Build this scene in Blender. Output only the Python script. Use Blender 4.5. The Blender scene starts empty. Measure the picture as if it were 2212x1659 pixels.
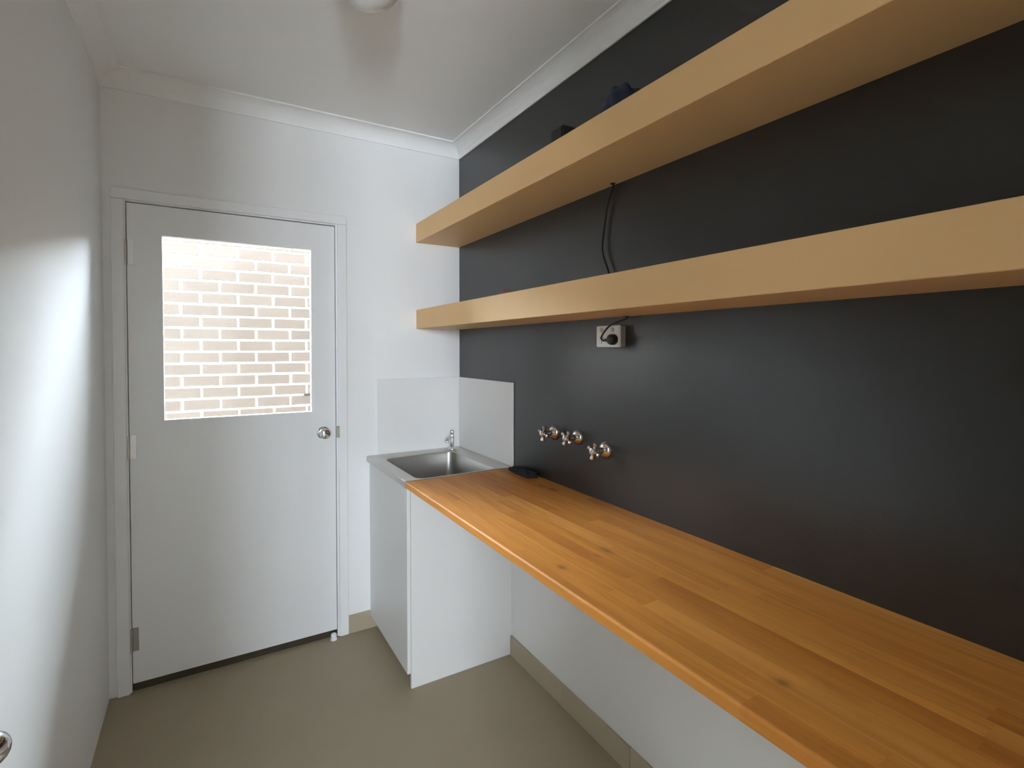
import bpy, bmesh, math, random
from mathutils import Vector, Matrix

random.seed(7)
scene = bpy.context.scene
COL = scene.collection
PI = math.pi

# ------------------------------------------------------------------ camera
cam_data = bpy.data.cameras.new('camera')
cam = bpy.data.objects.new('camera', cam_data)
COL.objects.link(cam)
cam.location = (-1.2302, -2.6506, 1.4451)
cam.rotation_euler = (PI / 2 - 0.0197, 0.0, -0.5364)
cam_data.sensor_fit = 'HORIZONTAL'
cam_data.sensor_width = 36.0
cam_data.lens = 1109.29 / 2212 * 36.0
cam_data.shift_y = -52.75 / 2212
cam_data.clip_start = 0.02
scene.camera = cam

# ------------------------------------------------------------------ sky, exposure
SKY = 100.0
world = bpy.data.worlds.new('overcast_sky')
scene.world = world
world.use_nodes = True
bg = world.node_tree.nodes['Background']
bg.inputs['Color'].default_value = (0.835, 0.93, 1.045, 1)
bg.inputs['Strength'].default_value = SKY

def portal(name, loc, rot, sx, sy):
    l = bpy.data.lights.new(name, 'AREA')
    l.shape = 'RECTANGLE'; l.size = sx; l.size_y = sy
    l.cycles.is_portal = True
    o = bpy.data.objects.new(name, l); COL.objects.link(o)
    o.location = loc; o.rotation_euler = rot
    return o
portal('door_glass_portal', (-1.09, 0.06, 1.535), (-PI / 2, 0, 0), 0.60, 0.79)      # guides sky sampling through the door glass
portal('hall_window_offscreen', (-2.315, -6.05, 1.8), (PI / 2, 0, 0), 0.87, 0.8)         # and through the window of the hall behind

scene.view_settings.view_transform = 'Standard'
scene.view_settings.look = 'None'
scene.view_settings.gamma = 1.0
scene.view_settings.use_curve_mapping = False
scene.view_settings.exposure = 0.52
scene.cycles.max_bounces = 10
scene.cycles.diffuse_bounces = 7
scene.cycles.glossy_bounces = 4
scene.cycles.transparent_max_bounces = 12

# ------------------------------------------------------------------ dimensions
W = 1.59          # room width: dark wall at x = 0, white wall at x = -W, door wall at y = 0
CEIL = 2.578
BACK = -2.95
BENCH_Z = 0.896

# ------------------------------------------------------------------ materials
def mat_new(name):
    m = bpy.data.materials.new(name); m.use_nodes = True
    nt = m.node_tree
    b = nt.nodes['Principled BSDF']
    return m, nt, b

def N(nt, t, **kw):
    n = nt.nodes.new(t)
    for k, v in kw.items():
        if k in n.inputs.keys(): n.inputs[k].default_value = v
        else: setattr(n, k, v)
    return n

def math_node(nt, op, a, b=None):
    n = nt.nodes.new('ShaderNodeMath'); n.operation = op
    for i, v in enumerate((a, b)):
        if v is None: continue
        if isinstance(v, (int, float)): n.inputs[i].default_value = v
        else: nt.links.new(v, n.inputs[i])
    return n.outputs[0]

def mix_col(nt, fac, a, b, blend='MIX'):
    n = nt.nodes.new('ShaderNodeMix'); n.data_type = 'RGBA'; n.blend_type = blend
    for sock, v in ((n.inputs[0], fac), (n.inputs[6], a), (n.inputs[7], b)):
        if isinstance(v, (int, float)): sock.default_value = v
        elif isinstance(v, tuple): sock.default_value = (*v, 1)
        else: nt.links.new(v, sock)
    return n.outputs[2]

def paint(name, col, rough=0.5, spec=0.5, noise=0.03, bump=0.02, scale=60, metallic=0.0):
    m, nt, b = mat_new(name)
    tc = N(nt, 'ShaderNodeTexCoord')
    no = N(nt, 'ShaderNodeTexNoise', Scale=6.0, Detail=4.0)
    nt.links.new(tc.outputs['Object'], no.inputs['Vector'])
    dark = tuple(c * (1 - noise * 2) for c in col); lite = tuple(min(1, c * (1 + noise)) for c in col)
    nt.links.new(mix_col(nt, no.outputs[0], dark, lite), b.inputs['Base Color'])
    b.inputs['Roughness'].default_value = rough
    b.inputs['Specular IOR Level'].default_value = spec
    b.inputs['Metallic'].default_value = metallic
    if bump:
        n2 = N(nt, 'ShaderNodeTexNoise', Scale=float(scale), Detail=3.0)
        nt.links.new(tc.outputs['Object'], n2.inputs['Vector'])
        bu = N(nt, 'ShaderNodeBump', Strength=bump, Distance=0.01)
        nt.links.new(n2.outputs[0], bu.inputs['Height'])
        nt.links.new(bu.outputs[0], b.inputs['Normal'])
    return m

M = {}
M['white_wall'] = paint('white_wall_paint', (0.84, 0.84, 0.83), 0.55, 0.4, 0.01, 0.015, 90)
M['ceiling'] = paint('ceiling_paint', (0.88, 0.88, 0.87), 0.8, 0.3, 0.01, 0.01, 90)
M['trim'] = paint('white_gloss_trim', (0.86, 0.86, 0.86), 0.3, 0.5, 0.01, 0)
M['door'] = paint('white_door_enamel', (0.86, 0.86, 0.86), 0.35, 0.5, 0.01, 0.01, 40)
M['cabinet'] = paint('white_laminate', (0.72, 0.715, 0.695), 0.35, 0.5, 0.01, 0)
M['tile_white'] = paint('white_glazed_tile', (0.80, 0.79, 0.77), 0.12, 0.5, 0.005, 0)
M['floor'] = paint('beige_floor', (0.345, 0.29, 0.20), 0.5, 0.35, 0.035, 0.02, 30)
M['skirting'] = paint('beige_skirting_tile', (0.42, 0.36, 0.26), 0.45, 0.4, 0.03, 0)
M['shelf'] = paint('pale_timber_veneer', (0.78, 0.495, 0.235), 0.5, 0.3, 0.03, 0)
M['chrome'] = paint('chrome', (0.78, 0.78, 0.78), 0.12, 0.5, 0.0, 0, metallic=1.0)
M['steel'] = paint('stainless_steel', (0.58, 0.565, 0.53), 0.33, 0.5, 0.03, 0.01, 120, metallic=1.0)
M['black'] = paint('black_plastic', (0.012, 0.011, 0.010), 0.45, 0.4, 0.0, 0)
M['dark_cloth'] = paint('charcoal_cloth', (0.035, 0.036, 0.042), 0.9, 0.1, 0.2, 0.3, 60)
M['blue'] = paint('navy_plastic_film', (0.012, 0.022, 0.055), 0.6, 0.4, 0.2, 0.1, 40)
M['pink'] = paint('dull_pink', (0.28, 0.13, 0.12), 0.7, 0.2, 0.1, 0)
M['plastic'] = paint('white_plastic', (0.86, 0.86, 0.85), 0.35, 0.5, 0.0, 0)
M['switch'] = paint('grey_switch_plastic', (0.55, 0.52, 0.51), 0.35, 0.5, 0.0, 0)
M['block_grey'] = paint('grey_mounting_block', (0.30, 0.29, 0.28), 0.5, 0.4, 0.0, 0)
M['hole'] = paint('dark_slot', (0.03, 0.025, 0.02), 0.8, 0.1, 0.0, 0)
M['sill'] = paint('dark_timber_sill', (0.07, 0.055, 0.035), 0.7, 0.2, 0.1, 0)
M['opal'] = paint('opal_glass_shade', (0.72, 0.72, 0.70), 0.25, 0.5, 0.0, 0)
M['concrete'] = paint('concrete_path', (0.50, 0.46, 0.40), 0.9, 0.2, 0.08, 0.1, 20)
M['sky_shield'] = paint('dark_sky_shield', (0.10, 0.09, 0.08), 0.7, 0.3, 0.02, 0)
M['bounce_cladding'] = paint('dark_bounce_cladding', (0.06, 0.045, 0.035), 0.9, 0.2, 0.1, 0.2, 40)
M['leaf'] = paint('screen_leaf', (0.05, 0.09, 0.025), 0.5, 0.4, 0.15, 0)
M['hall_wall'] = paint('hall_paint', (0.85, 0.85, 0.84), 0.6, 0.4, 0.01, 0)

# mortar
M['mortar'] = paint('pale_mortar', (0.75, 0.73, 0.69), 0.9, 0.1, 0.03, 0.2, 80)
# brick: every brick its own tint
m, nt, b = mat_new('tan_brick')
oi = N(nt, 'ShaderNodeObjectInfo'); tc = N(nt, 'ShaderNodeTexCoord')
no = N(nt, 'ShaderNodeTexNoise', Scale=55.0, Detail=6.0, Roughness=0.7)
nt.links.new(tc.outputs['Object'], no.inputs['Vector'])
ramp = N(nt, 'ShaderNodeValToRGB')
ramp.color_ramp.elements[0].color = (0.070, 0.052, 0.039, 1); ramp.color_ramp.elements[1].color = (0.080, 0.061, 0.046, 1)
nt.links.new(oi.outputs['Random'], ramp.inputs[0])
r2 = N(nt, 'ShaderNodeValToRGB')
r2.color_ramp.elements[0].position = 0.60; r2.color_ramp.elements[0].color = (0, 0, 0, 1)
r2.color_ramp.elements[1].position = 0.72; r2.color_ramp.elements[1].color = (0.6, 0.6, 0.6, 1)
nt.links.new(no.outputs[0], r2.inputs[0])
nt.links.new(mix_col(nt, r2.outputs[0], ramp.outputs[0], (0.20, 0.175, 0.14)), b.inputs['Base Color'])
b.inputs['Roughness'].default_value = 0.85
bu = N(nt, 'ShaderNodeBump', Strength=0.4, Distance=0.004)
nt.links.new(no.outputs[0], bu.inputs['Height']); nt.links.new(bu.outputs[0], b.inputs['Normal'])
M['brick'] = m

# dark feature wall: charcoal paint above the bench, white below
m, nt, b = mat_new('feature_wall_paint')
geo = N(nt, 'ShaderNodeNewGeometry'); sep = N(nt, 'ShaderNodeSeparateXYZ')
nt.links.new(geo.outputs['Position'], sep.inputs[0])
above = math_node(nt, 'GREATER_THAN', sep.outputs['Z'], BENCH_Z - 0.012)
no = N(nt, 'ShaderNodeTexNoise', Scale=5.0, Detail=5.0)
nt.links.new(geo.outputs['Position'], no.inputs['Vector'])
char = mix_col(nt, no.outputs[0], (0.0145, 0.0145, 0.0140), (0.019, 0.0190, 0.0182))
nt.links.new(mix_col(nt, above, (0.77, 0.765, 0.75), char), b.inputs['Base Color'])
b.inputs['Roughness'].default_value = 0.31
b.inputs['Specular IOR Level'].default_value = 0.8
n2 = N(nt, 'ShaderNodeTexNoise', Scale=140.0, Detail=3.0)
nt.links.new(geo.outputs['Position'], n2.inputs['Vector'])
bu = N(nt, 'ShaderNodeBump', Strength=0.05, Distance=0.01)
nt.links.new(n2.outputs[0], bu.inputs['Height']); nt.links.new(bu.outputs[0], b.inputs['Normal'])
M['feature'] = m

# bench staves: oiled hardwood, every stave its own tint, grain along y, a few knots
m, nt, b = mat_new('oiled_hardwood_stave')
oi = N(nt, 'ShaderNodeObjectInfo'); geo = N(nt, 'ShaderNodeNewGeometry')
off = N(nt, 'ShaderNodeVectorMath', operation='ADD')
cmb = N(nt, 'ShaderNodeCombineXYZ')
nt.links.new(math_node(nt, 'MULTIPLY', oi.outputs['Random'], 37.0), cmb.inputs[0])
nt.links.new(math_node(nt, 'MULTIPLY', oi.outputs['Random'], 11.0), cmb.inputs[1])
nt.links.new(geo.outputs['Position'], off.inputs[0]); nt.links.new(cmb.outputs[0], off.inputs[1])
mp = N(nt, 'ShaderNodeMapping'); mp.inputs['Scale'].default_value = (22, 1.6, 22)
nt.links.new(off.outputs[0], mp.inputs[0])
gr = N(nt, 'ShaderNodeTexNoise', Scale=1.6, Detail=5.0, Roughness=0.6, Distortion=0.6)
nt.links.new(mp.outputs[0], gr.inputs['Vector'])
ramp = N(nt, 'ShaderNodeValToRGB')
e = ramp.color_ramp.elements
e[0].color = (0.46, 0.165, 0.026, 1); e[1].color = (0.62, 0.27, 0.060, 1)
k = e.new(0.35); k.color = (0.54, 0.215, 0.038, 1)
k = e.new(0.7); k.color = (0.58, 0.235, 0.042, 1)
nt.links.new(oi.outputs['Random'], ramp.inputs[0])
grr = N(nt, 'ShaderNodeValToRGB')
grr.color_ramp.elements[0].position = 0.3; grr.color_ramp.elements[0].color = (0.78, 0.74, 0.70, 1)
grr.color_ramp.elements[1].position = 0.65; grr.color_ramp.elements[1].color = (1.08, 1.08, 1.08, 1)
nt.links.new(gr.outputs[0], grr.inputs[0])
c = mix_col(nt, 1.0, ramp.outputs[0], grr.outputs[0], 'MULTIPLY')
sep = N(nt, 'ShaderNodeSeparateXYZ'); nt.links.new(geo.outputs['Position'], sep.inputs[0])
for (kx, ky, rx, ry, amt) in ((-0.066, -1.012, 0.012, 0.028, 0.85), (-0.078, -0.945, 0.010, 0.024, 0.7), (-0.466, -1.61, 0.010, 0.016, 0.7),
                              (-0.295, -1.585, 0.012, 0.03, 0.6), (-0.42, -2.16, 0.010, 0.012, 0.6), (-0.34, -1.60, 0.006, 0.012, 0.5)):
    a = math_node(nt, 'POWER', math_node(nt, 'ABSOLUTE', math_node(nt, 'DIVIDE', math_node(nt, 'SUBTRACT', sep.outputs['X'], kx), rx)), 2.0)
    d = math_node(nt, 'POWER', math_node(nt, 'ABSOLUTE', math_node(nt, 'DIVIDE', math_node(nt, 'SUBTRACT', sep.outputs['Y'], ky), ry)), 2.0)
    f = math_node(nt, 'MULTIPLY', math_node(nt, 'EXPONENT', math_node(nt, 'MULTIPLY', math_node(nt, 'ADD', a, d), -1.0)), amt)
    c = mix_col(nt, f, c, (0.12, 0.045, 0.012))
nt.links.new(c, b.inputs['Base Color'])
b.inputs['Roughness'].default_value = 0.5
b.inputs['Specular IOR Level'].default_value = 0.3
M['stave'] = m

# window glass: clear pane that lets light straight through and mirrors a little
m, nt, b = mat_new('clear_glass')
nt.nodes.remove(b)
out = nt.nodes['Material Output']
tr = N(nt, 'ShaderNodeBsdfTransparent'); tr.inputs[0].default_value = (0.97, 0.985, 0.98, 1)
gl = N(nt, 'ShaderNodeBsdfGlossy'); gl.inputs['Roughness'].default_value = 0.02
fr = N(nt, 'ShaderNodeFresnel'); fr.inputs['IOR'].default_value = 1.45
mx = N(nt, 'ShaderNodeMixShader')
nt.links.new(fr.outputs[0], mx.inputs[0]); nt.links.new(tr.outputs[0], mx.inputs[1]); nt.links.new(gl.outputs[0], mx.inputs[2])
nt.links.new(mx.outputs[0], out.inputs[0])
M['glass'] = m

# ------------------------------------------------------------------ mesh helpers (all coordinates are world coordinates)
def box(bm, x0, x1, y0, y1, z0, z1, bevel=0.0, seg=2):
    x0, x1 = min(x0, x1), max(x0, x1); y0, y1 = min(y0, y1), max(y0, y1); z0, z1 = min(z0, z1), max(z0, z1)
    r = bmesh.ops.create_cube(bm, size=1.0)
    vs = r['verts']
    for v in vs:
        v.co = Vector(((x0 + x1) / 2 + v.co.x * (x1 - x0), (y0 + y1) / 2 + v.co.y * (y1 - y0), (z0 + z1) / 2 + v.co.z * (z1 - z0)))
    if bevel > 0:
        es = list({e for v in vs for e in v.link_edges})
        bmesh.ops.bevel(bm, geom=es, offset=bevel, segments=seg, affect='EDGES', profile=0.5)
    return bm

def boxm(*a, **k): return box(bmesh.new(), *a, **k)

def tube(bm, pts, rad, n=10, caps=True):
    pts = [Vector(p) for p in pts]
    rs = rad if isinstance(rad, (list, tuple)) else [rad] * len(pts)
    rings = []
    t0 = (pts[1] - pts[0]).normalized()
    ref = Vector((0, 0, 1)) if abs(t0.z) < 0.9 else Vector((1, 0, 0))
    u = t0.cross(ref).normalized()
    for i, p in enumerate(pts):
        t = (pts[min(i + 1, len(pts) - 1)] - pts[max(i - 1, 0)]).normalized()
        u = (u - t * u.dot(t)).normalized(); w = t.cross(u)
        rings.append([bm.verts.new(p + (u * math.cos(2 * PI * k / n) + w * math.sin(2 * PI * k / n)) * rs[i]) for k in range(n)])
    for a, b_ in zip(rings, rings[1:]):
        for k in range(n):
            bm.faces.new((a[k], a[(k + 1) % n], b_[(k + 1) % n], b_[k]))
    if caps:
        bm.faces.new(rings[0][::-1]); bm.faces.new(rings[-1])
    return bm

def smooth_path(pts, n=8):
    pts = [Vector(p) for p in pts]
    q = [pts[0]] + pts + [pts[-1]]
    out = []
    for i in range(1, len(q) - 2):
        for k in range(n):
            t = k / n
            p0, p1, p2, p3 = q[i - 1], q[i], q[i + 1], q[i + 2]
            out.append(0.5 * ((2 * p1) + (p2 - p0) * t + (2 * p0 - 5 * p1 + 4 * p2 - p3) * t * t + (3 * p1 - p0 - 3 * p2 + p3) * t ** 3))
    out.append(pts[-1])
    return out

def lathe(bm, prof, origin, axis=(0, 0, 1), n=24):
    """prof: list of (radius, height along axis)"""
    ax = Vector(axis).normalized(); o = Vector(origin)
    ref = Vector((1, 0, 0)) if abs(ax.x) < 0.9 else Vector((0, 1, 0))
    u = ax.cross(ref).normalized(); w = ax.cross(u)
    rings = []
    for r, h in prof:
        if r < 1e-6: rings.append([bm.verts.new(o + ax * h)])
        else: rings.append([bm.verts.new(o + ax * h + (u * math.cos(2 * PI * k / n) + w * math.sin(2 * PI * k / n)) * r) for k in range(n)])
    for a, b_ in zip(rings, rings[1:]):
        for k in range(n):
            f = [a[k % len(a)], a[(k + 1) % len(a)], b_[(k + 1) % len(b_)], b_[k % len(b_)]]
            f = list(dict.fromkeys(f))
            if len(f) > 2: bm.faces.new(f)
    if len(rings[0]) > 1: bm.faces.new(rings[0][::-1])
    if len(rings[-1]) > 1: bm.faces.new(rings[-1])
    return bm

def root_origin(o):
    v = Vector((0, 0, 0))
    while o is not None:
        v = v + o.location; o = o.parent
    return v

def obj(name, bm, material, parent=None, origin=(0, 0, 0), smooth=False):
    bmesh.ops.recalc_face_normals(bm, faces=bm.faces)
    org = root_origin(parent) if parent else Vector(origin)
    for v in bm.verts: v.co -= org
    me = bpy.data.meshes.new(name)
    bm.to_mesh(me); bm.free()
    me.materials.append(M[material])
    if smooth:
        for p in me.polygons: p.use_smooth = True
        me.set_sharp_from_angle(angle=math.radians(40))
    o = bpy.data.objects.new(name, me); COL.objects.link(o)
    if parent: o.parent = parent
    else: o.location = org
    return o

def tag(o, label, cat, group=None):
    o['label'] = label; o['category'] = cat
    if group: o['group'] = group
    return o

def thing(name, label, cat, loc, group=None):
    o = bpy.data.objects.new(name, None); COL.objects.link(o)
    o.empty_display_size = 0.05
    o.location = loc
    return tag(o, label, cat, group)

def struct(name, bm, material, parent=None):
    o = obj(name, bm, material, parent)
    if parent is None: o['kind'] = 'structure'
    return o

def struct_root(name, loc=(0, 0, 0)):
    o = bpy.data.objects.new(name, None); COL.objects.link(o)
    o.location = loc; o['kind'] = 'structure'; o.empty_display_size = 0.05
    return o

# ------------------------------------------------------------------ room shell
HX0, HX1, HY = -3.2, 1.6, -6.0          # hall behind the room
struct('floor', boxm(HX0 - 0.1, HX1 + 0.1, HY - 0.1, 0.10, -0.12, 0.0), 'floor')
struct('ceiling', boxm(HX0 - 0.1, HX1 + 0.1, HY - 0.1, 0.11, CEIL, CEIL + 0.14), 'ceiling')
bm = bmesh.new()                          # white side wall, with an opening added beside the camera to cut bounce light
SY_A, SY_B, SZ = -2.80, -1.62, 2.25
box(bm, -W - 0.10, -W, SY_B, 0.0, 0, CEIL); box(bm, -W - 0.10, -W, BACK, SY_A, 0, CEIL); box(bm, -W - 0.10, -W, SY_A, SY_B, SZ, CEIL)
struct('wall_left', bm, 'white_wall')
bm = bmesh.new()
box(bm, -2.75, -2.65, BACK, -1.40, 0, CEIL); box(bm, -2.65, -W - 0.1, -1.50, -1.40, 0, CEIL)
struct('wall_bounce_trap', bm, 'hall_wall')  # unseen recess added behind the opening to swallow bounce light
struct('wall_right', boxm(0.0, 0.10, BACK, 0.0, 0, CEIL), 'feature')

# door wall, with the door opening
OX0, OX1, OZ = -1.53, -0.66, 2.075
bm = bmesh.new()
box(bm, -4.5, OX0, 0.0, 0.11, 0, CEIL); box(bm, OX1, 3.5, 0.0, 0.11, 0, CEIL); box(bm, OX0, OX1, 0.0, 0.11, OZ, CEIL)
struct('wall_far', bm, 'white_wall')

# wall behind the camera with its doorway, and the hall beyond with a window
DX0, DX1, DZ = -1.59, -1.00, 2.4
bm = bmesh.new()
box(bm, HX0, DX0, BACK - 0.1, BACK, 0, CEIL); box(bm, DX1, HX1, BACK - 0.1, BACK, 0, CEIL); box(bm, DX0, DX1, BACK - 0.1, BACK, DZ, CEIL)
struct('wall_back', bm, 'hall_wall')
bm = bmesh.new()
wx0, wx1, wz0, wz1 = -2.75, -1.88, 1.40, 2.20
box(bm, HX0, wx0, HY - 0.1, HY, 0, CEIL); box(bm, wx1, HX1, HY - 0.1, HY, 0, CEIL); box(bm, wx0, wx1, HY - 0.1, HY, 0, wz0); box(bm, wx0, wx1, HY - 0.1, HY, wz1, CEIL)
struct('wall_hall', bm, 'hall_wall')
struct('wall_hall_left', boxm(HX0 - 0.1, HX0, HY - 0.1, BACK, 0, CEIL), 'hall_wall')
struct('wall_hall_right', boxm(HX1, HX1 + 0.1, HY - 0.1, BACK, 0, CEIL), 'hall_wall')
w2 = struct_root('window_2', ((wx0 + wx1) / 2, HY, wz0))
bm = bmesh.new()
for x in (wx0, (wx0 + wx1) / 2 - 0.025, wx1 - 0.05): box(bm, x, x + 0.05, HY - 0.08, HY - 0.03, wz0, wz1)
box(bm, wx0 + 0.05, wx1 - 0.05, HY - 0.08, HY - 0.03, wz0, wz0 + 0.05); box(bm, wx0 + 0.05, wx1 - 0.05, HY - 0.08, HY - 0.03, wz1 - 0.05, wz1)
obj('window_frame', bm, 'trim', w2)

# cove cornice round the ceiling
CP = 0.069
def cornice(name, a, b_, inward):
    """quarter-hollow profile swept from a to b; inward = direction from wall into the room"""
    a, b_, d = Vector(a), Vector(b_), Vector(inward)
    prof = [(0, 0), (0, -CP), (0.006, -CP)]
    for k in range(1, 9):
        t = k / 9 * PI / 2
        prof.append((CP - (CP - 0.006) * math.cos(t), -CP + (CP - 0.006) * math.sin(t)))
    prof += [(CP, -0.006), (CP, 0)]
    bm = bmesh.new(); run = (b_ - a).normalized()
    rings = []
    for end, s in ((a, 1), (b_, -1)):
        rings.append([bm.verts.new(end + d * p + Vector((0, 0, CEIL + h)) + run * (s * p)) for p, h in prof])
    n = len(prof)
    for k in range(n):
        bm.faces.new((rings[0][k], rings[0][(k + 1) % n], rings[1][(k + 1) % n], rings[1][k]))
    bm.faces.new(rings[0]); bm.faces.new(rings[1][::-1])
    return struct(name, bm, 'ceiling')
cornice('trim_1', (0, BACK, 0), (0, 0, 0), (-1, 0, 0))
cornice('trim_2', (0, 0, 0), (-W, 0, 0), (0, -1, 0))
cornice('trim_3', (-W, 0, 0), (-W, BACK, 0), (1, 0, 0))

# skirting tiles
bm = boxm(-0.623, -0.455, -0.010, 0.0, 0, 0.092, 0.002); struct('baseboard_far', bm, 'skirting')
sk = struct_root('baseboard_right', (0, -0.58, 0))
y = -0.58
while y > BACK + 0.05:
    y2 = max(y - 0.40, BACK)
    obj('skirting_tile', boxm(-0.010, 0.0, y2 + 0.0008, y - 0.0008, 0, 0.092, 0.0015, 1), 'skirting', sk)
    y = y2

# ------------------------------------------------------------------ outside: path, brick wall, added roof, cladding and leaves
struct('ground_outside', boxm(-6, 5, 0.11, 4.0, -0.2, -0.08), 'concrete')
struct('roof_sky_shield', boxm(-4.5, 3.5, 0.0, 1.35, 2.85, 2.95), 'sky_shield')          # unseen roof, added to keep most of the sky off the brick wall
bm = bmesh.new()                                                                 # unseen cladding, added dark so little light bounces onto the brick wall
box(bm, -4.5, OX0, 0.111, 0.20, -0.1, 2.85); box(bm, OX1, 3.5, 0.111, 0.20, -0.1, 2.85); box(bm, OX0, OX1, 0.111, 0.20, OZ, 2.85)
struct('wall_bounce_cladding', bm, 'bounce_cladding')
BY, CH, BL = 1.71, 0.086, 0.240                # brick face plane, course height, brick pitch
JT = 0.015  # joint widened to stand in for bloom around the bright mortar
bw = struct_root('wall_outside', (-1.0, BY, -0.08))
ZB0 = -0.08
BED = 2.204                                     # one measured bed joint
PERP = -1.265                                   # one measured perpend in the odd courses
n_down = int((BED - ZB0) / CH) + 1
top_row = 1
backing = boxm(-4.5, 3.5, BY + 0.004, BY + 0.12, ZB0, BED + top_row * CH)
obj('mortar', backing, 'mortar', bw)
brick_mesh = None
far_bm = bmesh.new()
for r in range(-n_down, top_row):
    z0 = BED + r * CH + JT / 2; z1 = z0 + CH - JT
    if z1 <= ZB0: continue
    shift = 0.0 if r % 2 else BL / 2
    for k in range(-15, 21):
        x0 = PERP + shift + k * BL + JT / 2; x1 = x0 + BL - JT
        if x1 < -4.4 or x0 > 3.4: continue
        if -2.3 < (x0 + x1) / 2 < 0.35 and z0 > 0.65:
            dy = random.uniform(-0.0015, 0.0015)
            if brick_mesh is None:
                tmp = boxm(x0, x1, BY + dy, BY + 0.03, z0, z1, 0.003, 1)
                o = obj('brick', tmp, 'brick', bw, smooth=False)
                c0 = Vector(((x0 + x1) / 2, BY, z0)) - root_origin(bw)
                for v in o.data.vertices: v.co -= c0
                o.location = c0
                brick_mesh = o.data
            else:
                o = bpy.data.objects.new('brick', brick_mesh); COL.objects.link(o)
                o.parent = bw
                o.location = Vector(((x0 + x1) / 2 + random.uniform(-.0015, .0015), BY + dy, z0 + random.uniform(-.001, .001))) - root_origin(bw)
        else:
            box(far_bm, x0, x1, BY, BY + 0.03, max(z0, ZB0), z1)
fb = obj('outer_bricks', far_bm, 'brick', bw); fb['kind'] = 'stuff'
obj('weep_vent', boxm(-0.566, -0.510, BY - 0.004, BY + 0.02, 1.079, 1.093, 0.001, 1), 'hole', bw)

# unseen leaves added behind the brick wall to soften the daylight, thinning upwards
bm = bmesh.new(); hr = random.Random(4)
for k in range(1000):
    t = 1 - math.sqrt(1 - hr.random())
    c0 = Vector((hr.uniform(-4.4, 3.4), hr.uniform(1.90, 2.35), 2.25 + 1.25 * t))
    n_ = Vector((hr.uniform(-1, 1), hr.uniform(-1.4, 0.2), hr.uniform(-0.6, 1))).normalized()
    u_ = n_.orthogonal().normalized(); w_ = n_.cross(u_)
    a_ = hr.uniform(0, 6.28); u_, w_ = u_ * math.cos(a_) + w_ * math.sin(a_), w_ * math.cos(a_) - u_ * math.sin(a_)
    L_, B_ = hr.uniform(0.05, 0.085), hr.uniform(0.025, 0.04)
    q = [c0 - u_ * L_, c0 + w_ * B_ + n_ * 0.006, c0 + u_ * L_, c0 - w_ * B_ + n_ * 0.006]
    bm.faces.new([bm.verts.new(p) for p in q])
leaf_screen = obj('leaf_screen', bm, 'leaf', None, origin=(-0.5, 2.1, -0.08))
leaf_screen['kind'] = 'stuff'; tag(leaf_screen, 'unseen loose green leaves added behind the brick wall to soften the daylight', 'leaf_screen')

# ------------------------------------------------------------------ door in its frame
fr_ = struct_root('trim_4', (-1.095, 0, 0))     # jambs and architraves
bm = bmesh.new()
obj('jamb', boxm(OX0, OX0 + 0.016, 0.0, 0.11, 0, OZ), 'trim', fr_)
obj('jamb', boxm(OX1 - 0.016, OX1, 0.0, 0.11, 0, OZ), 'trim', fr_)
obj('head_jamb', boxm(OX0 + 0.016, OX1 - 0.016, 0.0, 0.11, OZ - 0.016, OZ), 'trim', fr_)
bm.free()
AX0, AX1, AZ = -1.563, -0.623, 2.110
obj('architrave', boxm(AX0, AX0 + 0.045, -0.015, 0.0, 0, AZ - 0.045, 0.005), 'trim', fr_)
obj('architrave', boxm(AX1 - 0.045, AX1, -0.015, 0.0, 0, AZ - 0.045, 0.005), 'trim', fr_)
obj('architrave', boxm(AX0, AX1, -0.015, 0.0, AZ - 0.045, AZ, 0.005), 'trim', fr_)
obj('stop_bead', boxm(OX0 + 0.016, OX0 + 0.034, 0.045, 0.060, 0, OZ - 0.034), 'trim', fr_)
obj('stop_bead', boxm(OX1 - 0.034, OX1 - 0.016, 0.045, 0.060, 0, OZ - 0.034), 'trim', fr_)
obj('stop_bead', boxm(OX0 + 0.016, OX1 - 0.016, 0.045, 0.060, OZ - 0.034, OZ - 0.016), 'trim', fr_)
obj('door_sill', boxm(OX0 + 0.016, OX1 - 0.016, 0.018, 0.11, 0.0, 0.030), 'sill', fr_)

LX0, LX1, LZ0, LZ1 = -1.511, -0.679, 0.034, 2.055
GX0, GX1, GZ0, GZ1 = -1.3895, -0.790, 1.141, 1.931
LY0, LY1 = 0.006, 0.044
dr = struct_root('door_1', (-1.095, 0.02, LZ0))
def ring_prism(bm, x0, x1, z0, z1, gx0, gx1, gz0, gz1, y0, y1):
    o = [(x0, z0), (x1, z0), (x1, z1), (x0, z1)]; i = [(gx0, gz0), (gx1, gz0), (gx1, gz1), (gx0, gz1)]
    V = {}
    for y in (y0, y1):
        for nm, q in (('o', o), ('i', i)):
            for k, (x, z) in enumerate(q): V[nm, k, y] = bm.verts.new((x, y, z))
    for k in range(4):
        j = (k + 1) % 4
        bm.faces.new((V['o', k, y0], V['o', j, y0], V['i', j, y0], V['i', k, y0]))
        bm.faces.new((V['o', k, y1], V['i', k, y1], V['i', j, y1], V['o', j, y1]))
        bm.faces.new((V['o', k, y0], V['o', k, y1], V['o', j, y1], V['o', j, y0]))
        bm.faces.new((V['i', k, y0], V['i', j, y0], V['i', j, y1], V['i', k, y1]))
    return bm
obj('door_leaf', ring_prism(bmesh.new(), LX0, LX1, LZ0, LZ1, GX0 - 0.010, GX1 + 0.010, GZ0 - 0.010, GZ1 + 0.010, LY0, LY1), 'door', dr)
obj('glazing_bead', ring_prism(bmesh.new(), GX0 - 0.010, GX1 + 0.010, GZ0 - 0.010, GZ1 + 0.010, GX0, GX1, GZ0, GZ1, LY0 - 0.003, LY0 + 0.014), 'door', dr)
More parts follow.
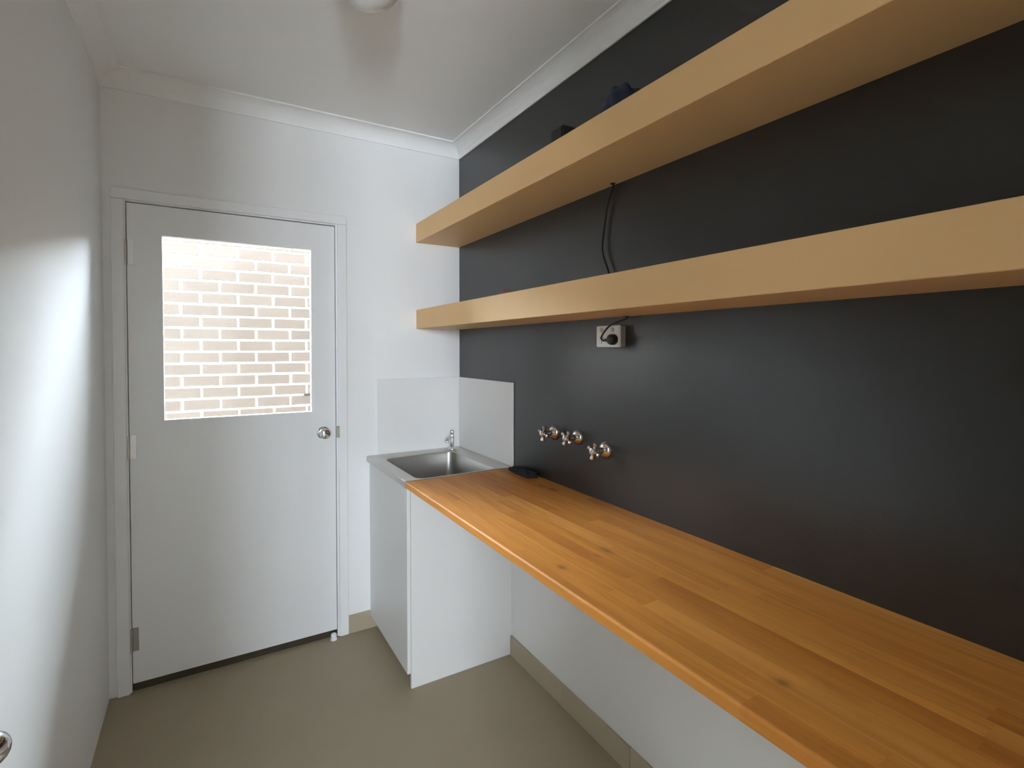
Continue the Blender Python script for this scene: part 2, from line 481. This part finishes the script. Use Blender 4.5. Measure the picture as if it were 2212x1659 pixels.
obj('window_pane', boxm(GX0 - 0.009, GX1 + 0.009, LY0 + 0.015, LY0 + 0.020, GZ0 - 0.009, GZ1 + 0.009), 'glass', dr)
obj('outer_bead', ring_prism(bmesh.new(), GX0 - 0.010, GX1 + 0.010, GZ0 - 0.010, GZ1 + 0.010, GX0, GX1, GZ0, GZ1, LY0 + 0.021, LY1), 'door', dr)
kx, kz = -0.738, 1.034
rs = obj('knob_rosette', lathe(bmesh.new(), [(0.030, 0), (0.030, 0.004), (0.024, 0.009), (0.012, 0.010)], (kx, LY0, kz), (0, -1, 0)), 'chrome', dr, smooth=True)
obj('knob', lathe(bmesh.new(), [(0.010, 0.008), (0.010, 0.024), (0.018, 0.030), (0.0255, 0.040), (0.0265, 0.048), (0.023, 0.057), (0.012, 0.062), (0, 0.063)], (kx, LY0, kz), (0, -1, 0)), 'chrome', dr, smooth=True)
obj('strike_plate', boxm(LX1 + 0.001, LX1 + 0.016, -0.017, 0.006, kz - 0.028, kz + 0.028, 0.001, 1), 'steel', fr_)
for hz in (1.035, 0.221, 1.85):
    h = obj('hinge', tube(bmesh.new(), [(LX0 - 0.004, LY0 - 0.007, hz - 0.05), (LX0 - 0.004, LY0 - 0.007, hz + 0.05)], 0.0065, 10), 'steel', dr, smooth=True)
    obj('hinge_leaf', boxm(LX0 - 0.003, LX0 + 0.022, LY0 - 0.0015, LY0, hz - 0.05, hz + 0.05), 'steel', h)
obj('weather_strip', boxm(LX0 + 0.004, LX1 - 0.024, LY0 + 0.006, LY0 + 0.016, 0.0, LZ0 + 0.004), 'sill', dr)

ds = thing('door_stop', 'small round white rubber door stop on the floor at the foot of the door frame', 'door stop', (-0.700, -0.022, 0))
obj('base', lathe(bmesh.new(), [(0.016, 0), (0.016, 0.006), (0.011, 0.010)], (-0.700, -0.022, 0)), 'plastic', ds, smooth=True)
obj('bumper', lathe(bmesh.new(), [(0.012, 0.008), (0.014, 0.014), (0.014, 0.026), (0.010, 0.031), (0, 0.032)], (-0.700, -0.022, 0)), 'plastic', ds, smooth=True)

# ------------------------------------------------------------------ sink cabinet
CY = -0.577
cb = thing('sink_cabinet', 'white laminate sink cabinet standing in the corner under the steel sink', 'cabinet', (-0.25, CY / 2, 0))
ZT = BENCH_Z - 0.027
obj('side_panel', boxm(-0.495, 0.0, CY, CY + 0.016, 0, ZT, 0.0008, 1), 'cabinet', cb)
obj('side_panel', boxm(-0.495, -0.012, -0.017, -0.001, 0.075, ZT, 0.0008, 1), 'cabinet', cb)
obj('base_panel', boxm(-0.495, -0.012, CY + 0.016, -0.017, 0.075, 0.091), 'cabinet', cb)
obj('back_panel', boxm(-0.012, -0.006, CY + 0.016, -0.002, 0.092, ZT), 'cabinet', cb)
obj('kickboard', boxm(-0.456, -0.440, CY + 0.016, -0.017, 0.0, 0.075), 'skirting', cb)
obj('door', boxm(-0.512, -0.496, CY + 0.001, -0.003, 0.066, ZT - 0.002, 0.001, 1), 'cabinet', cb)
obj('rail', boxm(-0.494, -0.46, CY + 0.016, -0.017, ZT - 0.05, ZT), 'cabinet', cb)

# ------------------------------------------------------------------ steel sink set into the end of the bench
SY0 = -0.604
sk_ = thing('laundry_sink', 'stainless steel inset sink at the corner end of the bench', 'sink', (-0.27, -0.3, BENCH_Z))
bx0, bx1, by0, by1 = -0.462, -0.088, -0.578, -0.098
def rrect(x0, x1, y0, y1, r, z, n=5):
    pts = []
    for (cx, cy, a0) in ((x1 - r, y1 - r, 0), (x0 + r, y1 - r, PI / 2), (x0 + r, y0 + r, PI), (x1 - r, y0 + r, 1.5 * PI)):
        for k in range(n + 1):
            a = a0 + k / n * PI / 2
            pts.append(Vector((cx + r * math.cos(a), cy + r * math.sin(a), z)))
    return pts
def loft(bm, loops, cap_last=True):
    rings = [[bm.verts.new(p) for p in l] for l in loops]
    for a, c_ in zip(rings, rings[1:]):
        n = len(a)
        for k in range(n): bm.faces.new((a[k], a[(k + 1) % n], c_[(k + 1) % n], c_[k]))
    if cap_last: bm.faces.new(rings[-1])
    return rings
fx0, fx1, fy0, fy1 = -0.528, -0.001, SY0 + 0.001, -0.001
bm = bmesh.new()
loft(bm, [rrect(fx0, fx1, fy0, fy1, 0.003, BENCH_Z - 0.026), rrect(fx0, fx1, fy0, fy1, 0.003, BENCH_Z - 0.003), rrect(fx0 + .003, fx1 - .003, fy0 + .003, fy1 - .003, 0.004, BENCH_Z + 0.001),
          rrect(bx0 - .006, bx1 + .006, by0 - .006, by1 + .006, 0.042, BENCH_Z - 0.001), rrect(bx0, bx1, by0, by1, 0.038, BENCH_Z - 0.006)], cap_last=False)
obj('rim', bm, 'steel', sk_, smooth=True)
bm = bmesh.new()
loft(bm, [rrect(bx0, bx1, by0, by1, 0.038, BENCH_Z - 0.006), rrect(bx0 + .006, bx1 - .006, by0 + .006, by1 - .006, 0.036, BENCH_Z - 0.12),
          rrect(bx0 + .010, bx1 - .010, by0 + .010, by1 - .010, 0.036, BENCH_Z - 0.20), rrect(bx0 + .03, bx1 - .03, by0 + .03, by1 - .03, 0.04, BENCH_Z - 0.225)])
obj('bowl', bm, 'steel', sk_, smooth=True)
obj('drain', lathe(bmesh.new(), [(0.032, 0), (0.032, 0.003), (0.024, 0.004), (0.022, 0.001), (0, 0.001)], (-0.27, -0.33, BENCH_Z - 0.225)), 'chrome', sk_, smooth=True)

px_, py_ = -0.072, -0.055
sp = thing('sink_spout', 'small chrome pillar spout standing on the sink rim in the corner', 'spout', (px_, py_, BENCH_Z))
obj('base_ring', lathe(bmesh.new(), [(0.021, -0.001), (0.021, 0.004), (0.015, 0.009)], (px_, py_, BENCH_Z)), 'chrome', sp, smooth=True)
obj('column', lathe(bmesh.new(), [(0.0125, 0.0), (0.0125, 0.07), (0.0105, 0.078), (0.0105, 0.083)], (px_, py_, BENCH_Z)), 'chrome', sp, smooth=True)
obj('cap', lathe(bmesh.new(), [(0.0105, 0.083), (0.0125, 0.087), (0.0125, 0.100), (0.009, 0.106), (0, 0.107)], (px_, py_, BENCH_Z)), 'chrome', sp, smooth=True)
obj('nozzle', tube(bmesh.new(), smooth_path([(px_, py_, BENCH_Z + 0.066), (px_ - 0.03, py_ - 0.035, BENCH_Z + 0.070), (px_ - 0.05, py_ - 0.055, BENCH_Z + 0.062), (px_ - 0.053, py_ - 0.058, BENCH_Z + 0.048)], 5), 0.007, 10), 'chrome', sp, smooth=True)

# ------------------------------------------------------------------ white splashback round the sink corner
sb = thing('splashback', 'glossy white splashback panels wrapping the corner above the sink', 'splashback', (0, 0, BENCH_Z))
obj('panel', boxm(-0.472, -0.006, -0.006, 0.0, BENCH_Z + 0.001, 1.290, 0.001, 1), 'tile_white', sb)
obj('panel', boxm(-0.006, 0.0, -0.5985, 0.0, BENCH_Z + 0.001, 1.290, 0.001, 1), 'tile_white', sb)

# ------------------------------------------------------------------ timber bench, stave by stave
bn = thing('timber_bench', 'long orange hardwood bench of glued staves running along the dark wall', 'bench', (-0.264, -1.8, BENCH_Z - 0.026))
rows = 11
sw = 0.527 / rows
for i in range(rows):
    x1 = -0.001 - i * sw; x0 = x1 - sw
    y = SY0 - 0.0005
    first = True
    while y > BACK + 0.001:
        ln = random.uniform(0.45, 0.95) * (random.uniform(0.3, 1) if first else 1)
        first = False
        y2 = y - ln
        if y2 < BACK + 0.25: y2 = BACK + 0.001
        bm = bmesh.new()
        dz = random.uniform(-0.0001, 0.0001)
        if i == rows - 1:
            # front stave with an eased front edge
            prof = [(x1, BENCH_Z - 0.026), (x1, BENCH_Z + dz)]
            for k in range(5):
                a = PI / 2 + k / 4 * PI / 2
                prof.append((x0 + 0.006 + 0.006 * math.cos(a), BENCH_Z + dz - 0.006 + 0.006 * math.sin(a)))
            prof += [(x0, BENCH_Z - 0.024), (x0 + 0.002, BENCH_Z - 0.026)]
            ra = [bm.verts.new((p, y, z)) for p, z in prof]; rb = [bm.verts.new((p, y2, z)) for p, z in prof]
            n = len(prof)
            for k in range(n): bm.faces.new((ra[k], ra[(k + 1) % n], rb[(k + 1) % n], rb[k]))
            bm.faces.new(ra); bm.faces.new(rb[::-1])
        else:
            box(bm, x0, x1, y2, y, BENCH_Z - 0.026, BENCH_Z + dz, 0.00015, 1)
        obj('stave', bm, 'stave', bn)
        y = y2

# ------------------------------------------------------------------ floating shelves
def shelf(label, z0, notch_y):
    t = thing('floating_shelf', label, 'shelf', (-0.128, -1.5, z0), 'floating timber shelves')
    D, T = 0.256, 0.1018
    obj('front_board', boxm(-D, -D + 0.018, BACK, -0.001, z0, z0 + T, 0.0015, 1), 'shelf', t)
    obj('bottom_panel', boxm(-D + 0.018, -0.0005, BACK, -0.001, z0 + 0.0006, z0 + 0.016), 'shelf', t)
    obj('top_panel', boxm(-D + 0.018, -0.0005, BACK, -0.001, z0 + T - 0.016, z0 + T - 0.0006), 'shelf', t)
    obj('wall_batten', boxm(-0.040, -0.0005, BACK + 0.01, -0.01, z0 + 0.016, z0 + T - 0.016), 'shelf', t)
    g = obj('cable_hole', lathe(bmesh.new(), [(0.009, 0), (0.009, 0.0015), (0.0085, 0.002)], (-0.017, notch_y, z0 + 0.0005), (0, 0, -1), 16), 'hole', t, smooth=True)
    return t
ZU, ZL = 2.0186, 1.5568
shelf('pale timber floating shelf nearest the ceiling', ZU, -1.292)
shelf('pale timber floating shelf just above the power point', ZL, -1.36)

# ------------------------------------------------------------------ power point
oy0, oy1, oz0, oz1 = -1.345, -1.228, 1.453, 1.528
ol = thing('power_point', 'white double power point on the dark wall under the lower shelf', 'power outlet', (0, -1.286, 1.49))
obj('mounting_block', boxm(-0.024, 0.0, oy0 + 0.003, oy1 - 0.003, oz0 + 0.003, oz1 - 0.003, 0.002), 'block_grey', ol)
pl = obj('face_plate', boxm(-0.034, -0.024, oy0, oy1, oz0, oz1, 0.003, 2), 'plastic', ol)
for sy in (-1.257, -1.313):
    obj('rocker_switch', lathe(bmesh.new(), [(0.0082, 0), (0.0082, 0.002), (0.006, 0.004), (0, 0.0045)], (-0.034, sy, 1.513), (-1, 0, 0), 18), 'switch', ol, smooth=True)
    for (dy, dz, rot) in ((-0.007, 0.005, 0.5), (0.007, 0.005, -0.5), (0.0, -0.009, 0.0)):
        bm = boxm(-0.0346, -0.0338, -0.001, 0.001, -0.004, 0.004)
        bmesh.ops.rotate(bm, verts=bm.verts, cent=(0, 0, 0), matrix=Matrix.Rotation(rot, 3, 'X'))
        bmesh.ops.translate(bm, verts=bm.verts, vec=(0, sy + dy, 1.480 + dz))
        obj('socket_slot', bm, 'hole', pl)

# ------------------------------------------------------------------ black cord with its plug
cd = thing('appliance_lead', 'thin black power cord hanging between the shelves and plugged into the power point', 'cord', (-0.014, -1.292, ZU))
pts = [(-0.015, -1.292, ZU + 0.03), (-0.015, -1.291, ZU - 0.01), (-0.014, -1.277, 1.985), (-0.013, -1.259, 1.942), (-0.013, -1.245, 1.88), (-0.014, -1.235, 1.816), (-0.015, -1.243, 1.775), (-0.015, -1.262, 1.735), (-0.016, -1.278, 1.700), (-0.018, -1.30, 1.66)]
obj('upper_cord', tube(bmesh.new(), smooth_path(pts, 6), 0.0033, 8), 'black', cd, smooth=True)
pts = [(-0.018, -1.372, ZL + 0.004), (-0.026, -1.372, 1.549), (-0.036, -1.352, 1.541), (-0.046, -1.312, 1.526), (-0.050, -1.284, 1.501), (-0.049, -1.272, 1.484), (-0.048, -1.281, 1.476), (-0.048, -1.30, 1.477)]
obj('lower_cord', tube(bmesh.new(), smooth_path(pts, 6), 0.0033, 8), 'black', cd, smooth=True)
plug = obj('plug', lathe(bmesh.new(), [(0.017, 0), (0.0185, 0.003), (0.0185, 0.016), (0.016, 0.022), (0.010, 0.025), (0, 0.0255)], (-0.034, -1.323, 1.479), (-1, 0, 0), 24), 'black', cd, smooth=True)
obj('strain_relief', tube(bmesh.new(), [(-0.048, -1.312, 1.478), (-0.048, -1.300, 1.4775), (-0.048, -1.287, 1.477)], [0.0075, 0.0065, 0.0045], 10), 'black', plug, smooth=True)

# ------------------------------------------------------------------ three chrome wall taps
def wall_tap(y, z, ang, label):
    t = thing('wall_tap', label, 'tap', (0, y, z), 'chrome taps on the dark wall')
    obj('flange', lathe(bmesh.new(), [(0.030, 0.0), (0.030, 0.002), (0.0275, 0.008), (0.021, 0.015), (0.0135, 0.019), (0.012, 0.0195)], (0, y, z), (-1, 0, 0), 28), 'chrome', t, smooth=True)
    obj('spindle', lathe(bmesh.new(), [(0.0115, 0.017), (0.0115, 0.030), (0.009, 0.034), (0.009, 0.046)], (0, y, z), (-1, 0, 0), 20), 'chrome', t, smooth=True)
    hd = obj('handle', lathe(bmesh.new(), [(0.012, 0.044), (0.0145, 0.048), (0.0145, 0.062), (0.012, 0.067), (0.006, 0.069), (0, 0.0695)], (0, y, z), (-1, 0, 0), 20), 'chrome', t, smooth=True)
    for k in range(4):
        a = ang + k * PI / 2
        d = Vector((0, math.cos(a), math.sin(a))); c0 = Vector((-0.055, y, z))
        obj('prong', tube(bmesh.new(), [c0 + d * q for q in (0.010, 0.018, 0.024, 0.029, 0.032, 0.0335)], [0.0058, 0.006, 0.0088, 0.0095, 0.007, 0.003], 10), 'chrome', hd, smooth=True)
    return t
wall_tap(-0.925, 1.103, 0.25, 'chrome wall tap next to the white splashback')
wall_tap(-1.082, 1.107, 0.55, 'middle one of the three chrome wall taps')
wall_tap(-1.242, 1.084, 0.35, 'chrome wall tap set lowest, farthest from the splashback')

# ------------------------------------------------------------------ ceiling light
lx, ly = -0.805, -1.095
cl = thing('ceiling_light', 'round opal glass ceiling light, switched off, mounted on the white ceiling', 'ceiling light', (lx, ly, CEIL))
obj('base_plate', lathe(bmesh.new(), [(0.112, 0.0), (0.112, 0.010), (0.103, 0.014)], (lx, ly, CEIL), (0, 0, -1), 48), 'trim', cl, smooth=True)
prof = [(0.102, 0.010)] + [(0.102 * math.cos(a), 0.014 + 0.095 * math.sin(a)) for a in [k / 10 * PI / 2 for k in range(10)]] + [(0, 0.109)]
obj('shade', lathe(bmesh.new(), prof, (lx, ly, CEIL), (0, 0, -1), 48), 'opal', cl, smooth=True)

# ------------------------------------------------------------------ knob on the left wall
kn = thing('wall_door_stop', 'round chrome door stop on a short stem fixed to the white wall facing the shelves', 'door stop', (-W, -1.505, 0.79))
ko = (-W, -1.505, 0.790)
obj('rosette', lathe(bmesh.new(), [(0.026, 0), (0.026, 0.003), (0.012, 0.007)], ko, (1, 0, 0)), 'chrome', kn, smooth=True)
obj('stem', lathe(bmesh.new(), [(0.009, 0.004), (0.009, 0.03)], ko, (1, 0, 0)), 'chrome', kn, smooth=True)
obj('ball', lathe(bmesh.new(), [(0.010, 0.026)] + [(0.027 * math.sin(a), 0.05 - 0.025 * math.cos(a)) for a in [k / 10 * PI for k in range(2, 10)]] + [(0, 0.075)], ko, (1, 0, 0)), 'chrome', kn, smooth=True)

# ------------------------------------------------------------------ things lying about
def crumple(name, c, sx, sy, sz, seed, mat, parent, floor_z, amp=0.35):
    rnd = random.Random(seed)
    bm = bmesh.new()
    bmesh.ops.create_icosphere(bm, subdivisions=4, radius=1.0)
    ph = [(Vector((rnd.uniform(-1, 1), rnd.uniform(-1, 1), rnd.uniform(-1, 1))) * rnd.uniform(2, 6), rnd.uniform(0, 6)) for _ in range(7)]
    for v in bm.verts:
        p = v.co.copy()
        s = 1 + amp * sum(abs(math.sin(p.dot(f) + o_)) - 0.5 for f, o_ in ph) / 3
        v.co = Vector((c[0] + p.x * sx * s, c[1] + p.y * sy * s, max(floor_z, c[2] + p.z * sz * s)))
    return obj(name, bm, mat, parent, smooth=True)

SU = ZU + 0.1018 - 0.0006; SL = ZL + 0.1018 - 0.0006
bb = thing('black_box', 'small black plastic box standing on the upper shelf', 'box', (-0.10, -1.125, SU))
obj('case', boxm(-0.135, -0.065, -1.160, -1.085, SU, SU + 0.128, 0.006, 2), 'black', bb)
obj('front_panel', boxm(-0.1365, -0.1345, -1.153, -1.092, SU + 0.01, SU + 0.120, 0.0005, 1), 'black', bb)
bag = thing('plastic_bag', 'crumpled navy blue plastic bag lying on the upper shelf', 'bag', (-0.10, -1.44, SU))
crumple('bag_body', (-0.11, -1.45, SU + 0.055), 0.06, 0.058, 0.075, 3, 'blue', bag, SU)
crumple('bag_knot', (-0.12, -1.395, SU + 0.062), 0.03, 0.03, 0.05, 5, 'blue', bag, SU)
tag(crumple('soap_bar', (-0.11, -0.715, SL + 0.018), 0.03, 0.045, 0.027, 11, 'pink', None, SL, 0.15), 'small dull pink lump lying on the lower shelf', 'soap')
cloth = tag(crumple('dark_cloth', (-0.036, -0.735, BENCH_Z + 0.008), 0.030, 0.085, 0.014, 21, 'dark_cloth', None, BENCH_Z + 0.0003, 0.5), 'small crumpled charcoal cloth on the bench against the dark wall', 'cloth')
